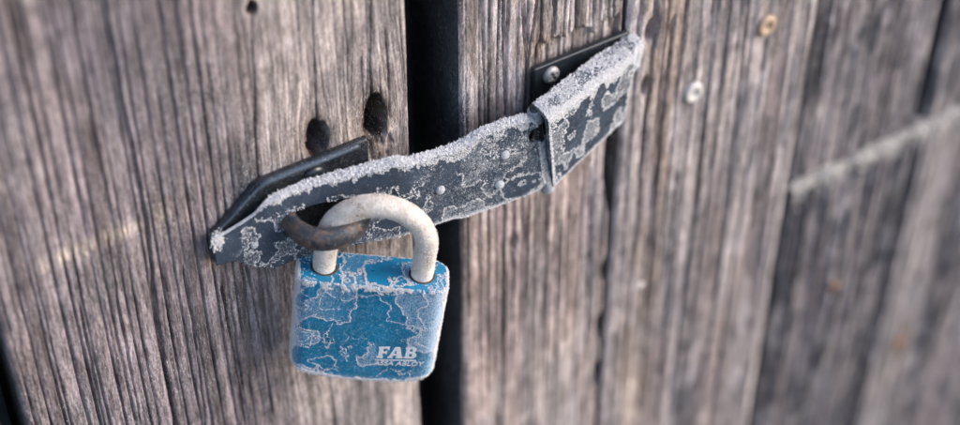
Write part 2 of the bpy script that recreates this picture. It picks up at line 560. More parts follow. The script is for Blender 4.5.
main_left, samp_left = plank(left_door, -179.5, -28.4, BOT, TOP, (-125, 160), 0, 30, 11, 0.28, 0.62, 0.85,
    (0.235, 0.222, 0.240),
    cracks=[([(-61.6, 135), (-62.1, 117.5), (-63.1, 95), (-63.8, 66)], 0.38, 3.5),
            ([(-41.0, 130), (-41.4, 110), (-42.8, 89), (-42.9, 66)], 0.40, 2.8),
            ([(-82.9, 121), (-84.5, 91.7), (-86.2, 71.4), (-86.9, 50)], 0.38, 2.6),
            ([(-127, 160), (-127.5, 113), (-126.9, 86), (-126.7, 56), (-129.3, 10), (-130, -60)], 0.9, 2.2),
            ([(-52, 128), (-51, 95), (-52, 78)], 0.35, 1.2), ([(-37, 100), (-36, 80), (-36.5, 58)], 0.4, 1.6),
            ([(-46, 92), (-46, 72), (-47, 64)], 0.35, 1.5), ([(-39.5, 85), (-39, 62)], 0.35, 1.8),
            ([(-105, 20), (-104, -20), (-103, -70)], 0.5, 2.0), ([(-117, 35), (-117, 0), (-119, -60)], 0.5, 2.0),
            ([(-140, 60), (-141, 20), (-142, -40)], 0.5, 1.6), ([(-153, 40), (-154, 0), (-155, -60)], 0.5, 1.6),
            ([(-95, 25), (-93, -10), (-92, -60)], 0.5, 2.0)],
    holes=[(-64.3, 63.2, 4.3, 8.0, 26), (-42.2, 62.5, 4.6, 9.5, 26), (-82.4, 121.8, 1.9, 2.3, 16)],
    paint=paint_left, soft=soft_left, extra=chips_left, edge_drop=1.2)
plank(left_door, -268, -187.2, BOT, TOP, (-60, 80), -1.0, 30, 23, 1.0, 2.5, 0.6, (0.22, 0.21, 0.225))

# --- right door
def paint_r1(U, V, col):
    n = fbm(U / 9, V / 70, 401, 4)
    col = blend(col, sstep(0.46, 0.62, n), (0.45, 0.42, 0.425), 0.75)
    col = blend(col, sstep(0.52, 0.66, fbm(U / 5, V / 50, 402, 3)), (0.17, 0.145, 0.135), 0.6)
    col = blend(col, gauss(U, V, 24, 66, 10, 9), (0.30, 0.22, 0.165), 0.6)
    col = blend(col, gauss(U, V, 50, 20, 7, 12), (0.36, 0.24, 0.18), 0.5)
    return col

def chips_r1(U, V):
    # the boards' faces are torn out along the top of the hasp plate
    n = fbm(U / 2.4, V / 30, 411, 3)
    line = 61 + 9 * n
    inside = sstep(21, 23, U) * (1 - sstep(60, 62.5, U))
    return -2.6 * inside * (1 - sstep(-0.6, 0.6, V - line)) * sstep(20, 26, V)

_, samp_r1 = plank(right_door, -8.0, 63.2, BOT, TOP, (-170, 115), 0, 34, 37, 0.32, 0.7, 0.85, (0.370, 0.335, 0.328),
    cracks=[([(9.4, 110), (9.3, 91), (9.6, 66), (11.1, 40)], 0.55, 2.6), ([(17.2, 110), (17.5, 88), (20.1, 50)], 0.6, 3.0),
            ([(24, 105), (23.4, 86), (20.2, 62), (19.9, 40)], 0.5, 2.6), ([(0.5, 110), (0.8, 94), (1.7, 52), (2, 20)], 0.5, 1.6),
            ([(30, 105), (31, 85), (32, 66)], 0.5, 3.0), ([(40, 100), (40.5, 80), (41, 62)], 0.6, 3.2), ([(50, 100), (51, 80), (52, 62)], 0.5, 3.0),
            ([(57, 95), (57.5, 75), (58, 58)], 0.6, 3.0), ([(11.5, 0), (11.5, -20), (10.2, -140)], 0.5, 1.8),
            ([(31.3, 8), (34.2, -141)], 0.6, 2.2), ([(38, -20), (38.6, -160)], 0.5, 2.0), ([(51.8, 0), (56.6, -155)], 0.6, 2.0), ([(22, 0), (23, -130)], 0.5, 1.8)],
    holes=[(16.2, -23.5, 1.5, 3.4, 7), (63.4, 0, 4.4, 32, 30), (61.8, -62, 1.6, 7, 8), (61.9, -95, 1.8, 9, 8), (61.8, -125, 1.6, 8, 8)], paint=paint_r1, extra=chips_r1)

def paint_r2(U, V, col):
    col = blend(col, sstep(0.45, 0.6, fbm(U / 12, V / 80, 501, 4)), (0.41, 0.385, 0.395), 0.7)
    col = blend(col, sstep(0.52, 0.62, fbm(U / 6, V / 24, 506, 3)), (0.15, 0.145, 0.155), 0.55)
    col = blend(col, sstep(151, 157, U), (0.42, 0.39, 0.395), 0.65)
    wv = sstep(70, 77, U) * (1 - sstep(88, 96, U)) * sstep(0.35, 0.6, fbm(U / 6, V / 30, 502, 3))
    col = blend(col, wv, (0.36, 0.29, 0.235), 0.6)
    dk = gauss(U, V, 112, -165, 16, 60) + 0.8 * gauss(U, V, 92, -70, 7, 26) + 0.6 * gauss(U, V, 115, -60, 6, 22)
    col = blend(col, np.clip(dk, 0, 1) * sstep(0.3, 0.55, fbm(U / 8, V / 25, 503, 3)), (0.10, 0.10, 0.115), 0.95)
    return col

plank(right_door, 64.6, 161.5, BOT, TOP, (-240, 90), 0.8, 34, 53, 0.55, 1.2, 0.95, (0.30, 0.276, 0.282),
    cracks=[([(86, 60), (84, 0), (86, -90), (88, -170)], 1.2, 2.6), ([(104, 80), (107, 0), (108, -120)], 0.8, 2.0),
            ([(122, 80), (124, 0), (126, -160)], 0.9, 2.2), ([(146, 60), (148, -40), (150, -200)], 0.9, 2.0), ([(95, -20), (97, -150)], 0.8, 2.2)],
    holes=[(75.2, 54.5, 2.6, 5.0, 9), (74.6, 29.1, 2.0, 4.6, 9)], paint=paint_r2, per=7.5)

def paint_dark(seed):
    def f(U, V, col):
        col = blend(col, sstep(0.40, 0.58, fbm(U / 9, V / 60, seed, 4)), (0.085, 0.086, 0.100), 0.8)
        col = blend(col, sstep(0.50, 0.62, fbm(U / 7, V / 38, seed + 3, 3)), (0.29, 0.272, 0.285), 0.65)
        col = blend(col, sstep(0.55, 0.66, fbm(U / 10, V / 22, seed + 5, 3)), (0.075, 0.08, 0.096), 0.8)
        col = blend(col, sstep(0.62, 0.70, fbm(U / 5, V / 9, seed + 6, 3)), (0.36, 0.34, 0.35), 0.5)
        return col
    return f
def paint_pale_strip(U, V, col):
    col = paint_dark(640)(U, V, col)
    col = blend(col, gauss(U, V, 265, -217, 5, 12), (0.42, 0.27, 0.15), 0.8)
    return blend(col, (1 - gauss(U, V, 265, -217, 5, 12)) * sstep(244, 249, U) * (1 - sstep(266, 275, U)), (0.36, 0.335, 0.34), 0.85)

LEDGE = -65.0
# above the ledge the boards sit back; the boards below end there, their top ends carrying frost
plank(right_door, 164.6, 242.0, LEDGE - 3, TOP, (LEDGE - 3, 60), -3.0, 26, 71, 0.8, 1.6, 0.8, (0.185, 0.180, 0.195), paint=paint_dark(610))
plank(right_door, 251.0, 345.0, LEDGE - 3, TOP, (LEDGE - 3, 40), -4.0, 26, 83, 1.0, 2.0, 0.8, (0.15, 0.148, 0.162), paint=paint_dark(620))
plank(right_door, 164.4, 240.5, BOT, LEDGE, (-300, LEDGE), 1.0, 34, 97, 0.8, 1.6, 1.1, (0.145, 0.142, 0.158), paint=paint_dark(630),
      cracks=[([(186, -70), (188, -170), (192, -300)], 1.2, 3.0), ([(214, -70), (214, -300)], 1.0, 2.4)])
plank(right_door, 243.5, 345.0, BOT, LEDGE, (-400, LEDGE), 1.0, 34, 101, 1.0, 2.2, 0.8, (0.16, 0.155, 0.170), paint=paint_pale_strip,
      cracks=[([(283, -70), (286, -350)], 1.4, 3.0)])
plank(right_door, 347.5, 450.0, BOT, TOP, (-420, 0), 0.0, 34, 113, 1.4, 4.0, 0.8, (0.25, 0.235, 0.24), paint=paint_dark(650))

# frost lying along the ledge and on splintered arrises
def ledge_pts(n):
    u = rng.uniform(163, 345, n)
    w = rng.uniform(-3.4, 1.3, n)
    v = LEDGE + rng.normal(0.0, 0.6, n) + 1.4 * fbm(u / 6, w / 3, 700, 3)
    keep = rng.random(n) < 0.35 + 0.65 * sstep(0.35, 0.55, fbm(u / 9, u * 0, 702, 3))
    drip = rng.random(n) < 0.30
    v = np.where(drip, LEDGE - rng.exponential(3.0, n), v)
    w = np.where(drip, rng.uniform(0.8, 1.8, n), w)
    return np.stack([u, v, w], -1)[keep]
q = ledge_pts(5200)
frost('frost', np.array([P(*k) for k in q]), np.tile([0, -0.4, 1.0], (len(q), 1)), rng.uniform(0.0003, 0.0008, len(q)), right_door, FROST_WARM)

def edge_frost(parent, samp, us, n, v0, v1, size):
    v = rng.uniform(v0, v1, n)
    u = us(v, n)
    uu, ww = samp(u, v)
    return np.stack([uu / 1000, -(ww) / 1000, Z0 + v / 1000], -1)
pts = edge_frost(left_door, samp_left, lambda v, n: -28.4 - np.abs(rng.normal(0, 0.8, n)), 700, -110, 120, 0.0002)
u = rng.uniform(-178, -29, 40000)
v = rng.uniform(-105, 140, 40000)
g = (fbm(u / 1.0, v / 8, 720, 3) > 0.60) & (fbm(u / 22, v / 30, 721, 3) > 0.42)
u, v = u[g], v[g]
uu, ww = samp_left(u, v)
sh_ = ww > -2.5
pts = np.vstack([pts, np.stack([uu / 1000, -ww / 1000, Z0 + v / 1000], -1)[sh_]])
frost('frost', pts, np.tile([0, -1.0, 0.4], (len(pts), 1)), 0.00006 + 0.00017 * rng.random(len(pts)) ** 2, left_door, FROST)

n_ = 2600
v = rng.uniform(40, 100, n_)
u = np.where(rng.random(n_) < 0.4, np.interp(v, [40, 66, 91, 110], [11.1, 9.6, 9.3, 9.4]) - np.abs(rng.normal(0.4, 0.5, n_)), -7.6 + np.abs(rng.normal(0, 1.6, n_)))
v = np.where(rng.random(n_) < 0.35, rng.uniform(-120, 60, n_), v)
g = fbm(u / 2, v / 9, 730, 3) > 0.50
uu, ww = samp_r1(u[g], v[g])
pts = np.stack([uu / 1000, -ww / 1000, Z0 + v[g] / 1000], -1)[ww > -4]
frost('frost', pts, np.tile([-0.3, -1.0, 0.4], (len(pts), 1)), 0.00008 + 0.00022 * rng.random(len(pts)) ** 2, right_door, FROST)

# --- screws and nails that belong to the doors
def screw_mesh(name, r, dome, recess, mat, parent, pos, tilt=0.0, slot='cross', flat=False, keep=True):
    """round head with a driver recess, standing on the plane w = pos[2]"""
    seg, rings = 40, 14
    th = np.linspace(0, 2 * np.pi, seg, endpoint=False)
    V = []
    prof = [(1.0, -0.6), (1.0, 0.0)] + [(math.cos(a), math.sin(a)) for a in np.linspace(0.05, math.pi / 2 - 0.02, rings)]
    for (rr, hh) in prof:
        x, y = rr * np.cos(th + tilt), rr * np.sin(th + tilt)
        z = np.full(seg, hh * dome) if hh > 0 else np.full(seg, hh * 0.002 * 1000 * 0.5)
        if hh > 0:
            if flat:
                z = np.full(seg, min(1.0, hh * 1.8) * dome)
            if slot == 'cross':
                cut = ((np.abs(rr * np.cos(th)) < 0.16) | (np.abs(rr * np.sin(th)) < 0.16)) & (rr < 0.62)
            elif slot == 'hole':
                cut = np.full(seg, rr < 0.36)
            else:
                cut = np.full(seg, False)
            z = np.where(cut, z - recess, z)
        V.append(np.stack([pos[0] + r * x, pos[1] + r * y, pos[2] + z], -1))
    nr = len(prof)
    V = np.concatenate(V + [np.array([[pos[0], pos[1], pos[2] + dome - (recess if slot in ('cross', 'hole') else 0)]])])
    W3 = np.stack([V[:, 0] / 1000, -V[:, 2] / 1000, Z0 + V[:, 1] / 1000], -1)
    k = np.arange(seg)
    cap = np.stack([(nr - 1) * seg + k, (nr - 1) * seg + (k + 1) % seg, np.full(seg, nr * seg)], -1)
    return mesh_np(name, W3, [grid_faces(nr, seg, True), cap], mat, parent, keep)

s = screw_mesh('screw', 4.7, 1.4, 1.3, BRASS, right_door, (133.2, 35.5, 1.4), 0.3, 'hole', True)
s['label'] = 'dull brownish round screw head'
s = screw_mesh('screw', 4.6, 1.4, 1.3, PALE, right_door, (98.7, 16.6, 1.2), 0.3, 'hole', True)
s['label'] = 'pale frosted round screw head'
for (a, b_) in ((203.6, -143.8), (264.5, -219.0)):
    screw_mesh('nail', 2.6, 0.9, 0.2, RUSTY_NAIL, right_door, (a, b_, 1.0), 0.0, 'none')
screw_mesh('nail', 1.8, 0.6, 0.2, PALE, right_door, (81.6, -80.2, 0.4), 0.0, 'none')

# --- box added behind the gap to keep sky light out, open towards the doors
def gap_box():
    x0, x1, d0, d1 = -275, 455, -36, -150
    z0, z1 = BOT, TOP
    V = [P(a, b, w) for w in (d0, d1) for b in (z0, z1) for a in (x0, x1)]
    F = [[4, 5, 7, 6], [0, 4, 6, 2], [1, 3, 7, 5], [2, 6, 7, 3], [0, 1, 5, 4]]
    o = mesh_np('gap_light_block', V, np.array(F), LIGHT_BLOCK, None, smooth=False)
    o['kind'] = 'structure'
    o['label'] = 'added box behind the gap between the doors, keeping sky light out'
gap_box()

# ------------------------------------------------------------------ sheet metal built as bent grids
def interp(tab):
    xs = np.array([t[0] for t in tab], float)
    ys = np.array([t[1] for t in tab], float)
    # softened polyline
    def f(x):
        x = np.asarray(x, float)
        return sum(np.interp(x + d, xs, ys) for d in (-1.2, -0.6, 0, 0.6, 1.2)) / 5
    return f

class Sheet:
    """front face from vbot(u) to vtop(u) at w(u), then a rounded fold and a flange running back towards the wall.
    param a along u, b: 0..1 front (bottom to top), 1..2 fold, 2..3 flange"""
    def __init__(s, u0, u1, vbot, vtop, w, flange, fold=1.6, lean=0.0, shear=None):
        s.shear = shear
        s.u0, s.u1, s.vb, s.vt, s.w, s.fl, s.r, s.lean = u0, u1, vbot, vtop, w, flange, fold, lean
    def pos(s, u, b):
        u = np.asarray(u, float)
        vb, vt, w, fl, r = s.vb(u), s.vt(u), s.w(u), s.fl(u), s.r
        r = np.minimum(r, np.maximum(fl, 0.3))
        f = np.clip(b, 0, 1)
        g = np.clip(b - 1, 0, 1) * math.pi / 2
        k = np.clip(b - 2, 0, 1)
        v = vb + (vt - r - vb) * f + r * np.sin(g)
        ww = w - r * (1 - np.cos(g)) - np.maximum(fl - r, 0) * k
        ww = ww + s.lean * (v - vb) / 34.0
        if s.shear is not None:
            u = u + s.shear(u) * (40 - v)
        return np.stack([u, v, ww], -1)
    def nrm(s, u, b):
        e = 0.05
        du = s.pos(u + e, b) - s.pos(u - e, b)
        db = s.pos(u, np.minimum(b + 0.01, 3)) - s.pos(u, np.maximum(b - 0.01, 0))
        n = np.cross(du, db)
        return n / (np.linalg.norm(n, axis=-1, keepdims=True) + 1e-9)

def to_world(p):
    p = np.asarray(p, float)
    return np.stack([p[..., 0] / 1000, -p[..., 2] / 1000, Z0 + p[..., 1] / 1000], -1)

def vec_world(n):
    return np.stack([n[..., 0], -n[..., 2], n[..., 1]], -1)

def sheet_object(name, sh, mat, parent, du, nfront, film, thick=1.5, slot=None, warp=None):
    nu = int((sh.u1 - sh.u0) / du) + 1
    us = np.linspace(sh.u0, sh.u1, nu)
    bs = np.concatenate([np.linspace(0, 1, nfront), np.linspace(1, 2, 7)[1:], np.linspace(2, 3, 8)[1:]])
    B, U = np.meshgrid(bs, us, indexing='ij')
    p = sh.pos(U, B)
    fm = film(U, p[..., 1], B)
    F = grid_faces(len(bs), nu)
    p = p.reshape(-1, 3)
    front = (B.ravel() < 1)
    keep = np.ones(len(F), bool)
    for (su0, su1, sv, sr) in (slot or ()):          # stadium-shaped holes, rims snapped to the outline
        q = np.stack([p[:, 0] - np.clip(p[:, 0], su0, su1), p[:, 1] - sv], -1)
        d = np.hypot(q[:, 0], q[:, 1])
        ins = (d < sr) & front
        cut = ins[F].sum(1) >= 3
        keep &= ~cut
        bound = np.zeros(len(p), bool)
        bound[np.unique(F[keep])] = True
        gone = np.zeros(len(p), bool)
        gone[np.unique(F[cut])] = True
        mv = bound & gone & front & (d < sr + 0.4) & (d > sr - 0.8)
        sc = sr / np.maximum(d, 1e-6)
        p[mv, 0] = np.clip(p[mv, 0], su0, su1) + q[mv, 0] * sc[mv]
        p[mv, 1] = sv + q[mv, 1] * sc[mv]
    if slot:
        F = F[keep]
        used = np.unique(F)
        remap = -np.ones(len(p), int)
        remap[used] = np.arange(len(used))
        p = p[used]
        fm = fm.ravel()[used]
        F = remap[F]
    if warp is not None:
        p = warp(p)
    o = mesh_np(name, to_world(p), F, mat, parent, attrs={'film': fm})
    so = o.modifiers.new('thickness', 'SOLIDIFY')
    so.thickness = thick / 1000
    so.offset = -1
    return o

def contour(fn, x, y, level):
    """approximate distance in mm to a noise contour, negative below the level"""
    e = 0.15
    f = fn(x, y)
    gx = (fn(x + e, y) - fn(x - e, y)) / (2 * e)
    gy = (fn(x, y + e) - fn(x, y - e)) / (2 * e)
    return (f - level) / (np.hypot(gx, gy) + 0.004)

def scatter(sh, n, mask, bmin=0.0, bmax=3.0):
    u = rng.uniform(sh.u0, sh.u1, n)
    b = rng.uniform(bmin, bmax, n)
    p = sh.pos(u, b)
    k = rng.random(n) < mask(u, p[:, 1], b)
    return p[k], sh.nrm(u[k], b[k]), u[k], b[k]

# ------------------------------------------------------------------ staple plate on the left door
staple = empty('staple_plate', P(-80, 22, 0), 'black enamelled staple plate with rusty ring, screwed on the left door', 'staple plate')
base_sheet = Sheet(-106.5, -47.0,
    interp([(-107, 33), (-101, 31), (-92, 24), (-47, 23)]),
    interp([(-107, 43), (-103, 45), (-88, 57), (-47, 57.5)]),
    interp([(-107, 2.6), (-47, 2.6)]), interp([(-107, 2.4), (-47, 2.4)]), fold=1.2)
sheet_object('base_plate', base_sheet, PLATE, staple, 0.6, 40, lambda U, V, B: 0.12 + 0 * U, 1.4)
# rolled bead along the plate's upper edge
bead = smooth_path([P(-105.5, 43.5, 3.0), P(-100, 47.0, 3.2), P(-94, 52.0, 3.6), P(-89.4, 55.5, 4.0), P(-87.8, 56.6, 4.1), P(-86.2, 57.2, 4.2), P(-84, 57.4, 4.3), P(-75, 57.8, 4.6), P(-62, 58.2, 5.0), P(-52, 58.4, 5.2)], 90)
bv, bf = tube(bead, np.interp(np.linspace(0, 1, 90), [0, 0.3, 0.5, 0.97, 1], [0.0005, 0.0006, 0.0010, 0.0012, 0.0010]), 16)
mesh_np('rolled_edge', bv, bf, HASP, staple, attrs={'film': np.full(len(bv), 0.10)})
screw_mesh('screw', 4.4, 2.2, 0.6, PLATE, staple, (-68.0, 50.5, 2.8), 0.4, 'none')
ring = smooth_path([P(-80.5, 40.3, 2), P(-81.0, 40.3, 9), P(-80.3, 40.3, 15.5), P(-77.0, 40.1, 20.8), P(-70.5, 40.1, 23.6), P(-64, 40.3, 23.2), P(-59.2, 40.5, 19.0), P(-57.5, 40.5, 12), P(-57.5, 40.5, 2)], 90)
rv, rf = tube(ring, np.interp(np.linspace(0, 1, 90), [0, 0.25, 0.5, 0.75, 1], [0.0030, 0.0032, 0.0030, 0.0027, 0.0024]), 28)
_z = rv[:90 * 28, 2].reshape(90, 28) - ring[:, 2:3]
rv[:90 * 28, 2] = (_z * 1.42 + ring[:, 2:3]).ravel()
ring_o = mesh_np('ring', rv, rf, RUST, staple)
nr_ = 2600
kk = rng.integers(22, 66, nr_)
aa = rng.normal(0.9, 0.5, nr_)
cc = ring[kk] + (ring[kk + 1] - ring[kk]) * rng.random(nr_)[:, None]
ctr = ring[22:66].mean(0)
outd = cc - ctr
outd[:, 2] = 0
outd /= np.linalg.norm(outd, axis=1)[:, None]
dd = np.cos(aa)[:, None] * outd + np.sin(aa)[:, None] * np.array([0, 0, 1.0])
ok = fbm(kk / 5.0, aa * 2.2, 777, 3) > 0.53
frost('frost', (cc + dd * np.array([0.0030, 0.0030, 0.0040]))[ok], dd[ok], 0.00008 + 0.0002 * rng.random(ok.sum()) ** 2, ring_o, FROST)

# ------------------------------------------------------------------ the hinged hasp
hasp = empty('hinged_hasp', P(20, 20, 0), 'slate grey hinged metal hasp, thickly frosted, bridging the gap between the doors', 'hasp')
# wall leaf on the right door
wall_sheet = Sheet(21.5, 63.5, interp([(21, 20), (64, 19)]), interp([(21, 59), (64, 59.5)]),
                   interp([(21, 2.4), (64, 2.4)]), interp([(21, 2.2), (64, 2.2)]), fold=0.8)
sheet_object('wall_leaf', wall_sheet, PLATE, hasp, 0.8, 30, lambda U, V, B: 0.05 + 0 * U, 1.2)
screw_mesh('screw', 3.4, 1.9, 0.9, ZINC, hasp, (28.7, 54.0, 2.6), 0.5, 'cross')

# strap
sv_top = interp([(-111, 44.2), (-103, 44.4), (-99, 45.8), (-93, 48.6), (-89, 51.6), (-86, 53.0), (-42, 55.8), (-39.5, 54.6), (-24, 53.6), (-18, 54.2), (-12, 56.6), (5, 57.0), (8, 56.4), (10.0, 55.4), (11.5, 53.5)])
sv_bot = interp([(-111, 31.4), (-102, 31.2), (-94, 25.5), (-88, 22.8), (-80, 23.4), (-24, 22.6), (-19, 21.2), (4, 21.4), (9, 22), (11.5, 24)])
sw = interp([(-111, 4.8), (-100, 6.0), (-87, 8.2), (-72, 9.6), (-55, 14.2), (-44, 17.6), (-40, 18.2), (-28, 19.0), (-5, 21.2), (8, 22.2), (19, 22.4)])
sfl = interp([(-111, 0.7), (-91, 0.8), (-88, 1.0), (-84, 2.6), (-41, 4.4), (-39, 3.0), (-10, 3.4), (18, 3.8)])
strap_sheet = Sheet(-107.6, 11.3, sv_bot, sv_top, sw, sfl, fold=1.3, shear=lambda u: 0.15 * np.clip((u + 20) / 31, 0, 1))

def strap_clear(u, v):
    # smooth bare patches in the rime
    c1 = sstep(0.50, 0.58, fbm(u / 9, v / 9, 905, 3))
    patch = 1 - sstep(0.7, 1.0, np.hypot((u - 2) / 8.5, (v - 27.0) / 5.5) + 0.5 * (fbm(u / 3, v / 3, 906, 3) - 0.5))
    return np.clip(np.maximum(c1 * 0.5, patch), 0, 1)

def strap_film(U, V, B):
    right = sstep(-44, -30, U + 8 * (fbm(U / 6, V / 6, 901, 3) - 0.5) - 0.35 * (V - 40))
    f = 0.07 + right * (1 - strap_clear(U, V)) * (0.10 + 0.08 * sstep(0.495, 0.51, fbm(U / 8, V / 8, 915, 4)))
    f = f + 0.05 * sstep(0.50, 0.62, fbm(U / 7, V / 7, 903, 4)) * right
    low = 1 - sstep(0.6, 2.2, V - sv_bot(U))
    f = f + 0.2 * low * sstep(-60, -40, U)
    veil = sstep(0.54, 0.62, fbm(U / 6, V / 6, 904, 4)) * (U < -44) * (V < 45)
    f = f + 0.15 * veil
    return np.clip(np.where(B > 1, 0.5, f), 0, 1)
strap = sheet_object('strap', strap_sheet, HASP, hasp, 0.45, 90, strap_film, 1.7, slot=[(-78.5, -58.5, 39.5, 5.4), (9.3, 13.5, 48.0, 3.4)])

def strap_mask(u, v, b):
    top = sv_top(u) - v
    ln = fbm(u / 5, u * 0 + 2, 911, 4)
    n2 = fbm(u / 1.6, v / 1.6, 912, 3)
    droop = np.where(u < -44, 0.4 + 9.0 * (ln - 0.36), 1.0 + 10.0 * (ln - 0.30))
    # thick crust on the flange, thinning to the tail
    crust = sstep(-93, -86, u) * (b > 1.0) * (0.30 + 0.70 * sstep(0.36, 0.56, fbm(u / 2.6, b * 3, 917, 3)))
    hang = sstep(0, 1.2, droop - top + 2.2 * (n2 - 0.5)) * (b <= 1.0) * sstep(-91, -87, u)
    # more rime above the hinge end
    hinge = sstep(-20, -10, u) * (b <= 1) * sstep(0.45, 0.56, fbm(u / 3.5, v / 3.5, 914, 4)) * sstep(38, 50, v) * 0.30
    # winding ridges of crystals
    f = fbm(u / 8, v / 8, 915, 4)
    cd = contour(lambda a, c: fbm(a / 8, c / 8, 915, 4), u, v, 0.5)
    vein = np.where(cd > 0, np.exp(-(cd / 0.9) ** 2) * 0.28, 0) + np.exp(-(cd / 0.22) ** 2)
    vein = np.clip(vein, 0, 1) * (b <= 1) * sstep(-50, -38, u) * sstep(0.30, 0.5, fbm(u / 9, v / 9, 918, 2))
    f2 = fbm(u / 6, v / 6, 904, 4)
    cd2 = contour(lambda a, c: fbm(a / 6, c / 6, 904, 4), u, v, 0.545)
    vein2 = np.clip(np.exp(-(cd2 / 0.22) ** 2) + np.where(cd2 > 0, np.exp(-(cd2 / 1.0) ** 2) * 0.2, 0), 0, 1) * (b <= 1) * (u < -44) * (v < 47) * (u > -98)
    low = (v - sv_bot(u) < 0.7) * (b <= 1) * sstep(-60, -36, u) * 0.9
    patch = np.hypot((u - 2) / 8.5, (v - 27.0) / 5.5) + 0.5 * (fbm(u / 3, v / 3, 906, 3) - 0.5)
    pe = np.exp(-((patch - 0.98) / 0.05) ** 2) * (b <= 1) * (u > -10)
    right_end = (u > 10.4) * (b <= 1) * 0.8
    slotd = np.hypot(u - np.clip(u, -78.5, -58.5), v - 39.5)
    m = np.maximum.reduce([crust, hang, hinge, vein * 0.9, vein2 * 0.9, low, pe, right_end])
    return np.where(((slotd < 5.2) | ((v > 44.6) & (v < 51.4) & (u > 6.4))) & (b <= 1), 0, m)
# dense pass on flange and fold, lighter pass on the face
pA, nA, _, bA = scatter(strap_sheet, 15000, strap_mask, 0.93, 3.0)
pB, nB, uB, bB = scatter(strap_sheet, 95000, strap_mask, 0.0, 1.0)
sz = np.concatenate([0.00013 + 0.00050 * rng.random(len(pA)) ** 2.6, 0.00010 + 0.00032 * rng.random(len(pB)) ** 2])
frost('frost', to_world(np.vstack([pA, pB])), vec_world(np.vstack([nA, nB])), sz, strap, FROST, lift=0.3)
kN = rng.random(len(pA)) < 0.10
frost('frost_needles', to_world(pA[kN]), vec_world(nA[kN]), 0.00012 + 0.00038 * rng.random(kN.sum()) ** 2, strap, FROST, elong=1.8, lift=0.5)
# tiny dust of crystals on the rimed face
def dust(u, v, b):
    return 0.8 * np.clip(strap_film(u, v, b) - 0.10, 0, 0.6)
pC, nC, _, _ = scatter(strap_sheet, 60000, dust, 0.0, 1.0)
slotd = np.hypot(pC[:, 0] - np.clip(pC[:, 0], -78.5, -58.5), pC[:, 1] - 39.5)
pC, nC = pC[slotd > 5.2], nC[slotd > 5.2]
frost('rime', to_world(pC), vec_world(nC), 0.00006 + 0.00018 * rng.random(len(pC)) ** 2, strap, FROST)
# clot of ice on the strap's tail
nclot = 420
cu = rng.normal(-105.9, 1.1, nclot)
cv_ = rng.normal(41.6, 1.7, nclot)
cw = 5.3 + rng.uniform(0, 0.9, nclot) * np.exp(-((cu + 105.6) / 1.6) ** 2 - ((cv_ - 41.5) / 2.0) ** 2)
frost('frost', to_world(np.stack([cu, cv_, cw], -1)), np.tile([0, -1, 0.5], (nclot, 1)), rng.uniform(0.0002, 0.0006, nclot), strap, FROST)
# turned-down end of the tail
tv, tf = tube([P(-107.4, 32.8, 3.4), P(-107.4, 36, 3.8), P(-107.4, 42.6, 4.2)], 0.0013, 14)
mesh_np('tail_end', tv, tf, PLATE, strap, attrs={'film': np.full(len(tv), 0.1)})

def rivet(u, v, w, r, parent, mat=HASP):
    th = np.linspace(0, 2 * np.pi, 28, endpoint=False)
    rows = []
    for a in np.linspace(-0.25, math.pi / 2 - 0.03, 10):
        rows.append(np.stack([u + r * math.cos(max(a, 0)) * np.cos(th), v + r * math.cos(max(a, 0)) * np.sin(th), np.full(28, w + 0.75 * r * math.sin(a))], -1))
    V = np.concatenate(rows)
    o = mesh_np('rivet', to_world(V), grid_faces(10, 28, True), mat, parent, attrs={'film': np.full(len(V), 0.5)})
    n = int(90 * r)
    a, e = rng.uniform(0, 2 * math.pi, n), np.arcsin(rng.uniform(0, 1, n))
    d = np.stack([np.cos(e) * np.cos(a), np.cos(e) * np.sin(a), np.sin(e)], -1)
    pts = np.array([u, v, w]) + d * r * np.array([1, 1, 0.75])
    frost('frost', to_world(pts), vec_world(d), rng.uniform(0.0001, 0.0002, n), o, FROST)
    return o
for (a, b_) in ((-28.6, 38.0), (-3.5, 44.1), (-5.5, 31.4)):
    rivet(a, b_, float(sw(a)) + 0.05, 1.7, strap)
rivet(-94.0, 35.5, float(sw(-94.0)) + 0.02, 1.2, strap)

# hinge pin and barrels
def pin_at(a, du=0.0):
    return P(12.6 + 0.17 * (40 - a) + du, a, 20.0)
for (v0, v1, r, m) in ((18.5, 29.5, 2.6, HASP), (30.2, 43.5, 2.6, HASP), (52.6, 57.5, 2.7, HASP)):
    hv, hf = tube([pin_at(a) for a in np.linspace(v0, v1, 12)], r / 1000, 24)
    mesh_np('hinge_barrel', hv, hf, m, hasp, attrs={'film': np.full(len(hv), 0.42)})
pv, pf = tube([pin_at(a) for a in np.linspace(18, 59.0, 12)], 0.0018, 18)
mesh_np('hinge_pin', pv, pf, PLATE, hasp, attrs={'film': np.full(len(pv), 0.02)})

# covering leaf folded over the wall leaf
lw = interp([(10, 23.6), (66, 6.6)])
lt = interp([(10, 59.6), (12.5, 59.8), (17, 60.0), (63.5, 58.2), (66, 57.6)])
lb = interp([(10, 20.6), (58.5, 25.0), (59.5, 27), (60.2, 43), (62, 45), (66, 46)])
lf = interp([(10, 9.0), (45, 10.6), (66, 9.4)])
leaf_sheet = Sheet(13.2, 65.8, lb, lt, lw, lf, fold=2.2, lean=5.0, shear=lambda u: 0.2 * np.clip(1 - (u - 14) / 50, 0, 1))

def leaf_film(U, V, B):
    f = 0.10 + 0.20 * sstep(0.48, 0.58, fbm(U / 9, V / 9, 943, 4)) + 0.15 * (1 - sstep(0.6, 2.5, V - lb(U))) + 0.2 * sstep(60, 62.5, U)
    return np.clip(np.where(B > 1, 0.30, f), 0, 1)
leaf = sheet_object('cover_leaf', leaf_sheet, HASP, hasp, 0.5, 60, leaf_film, 1.6)

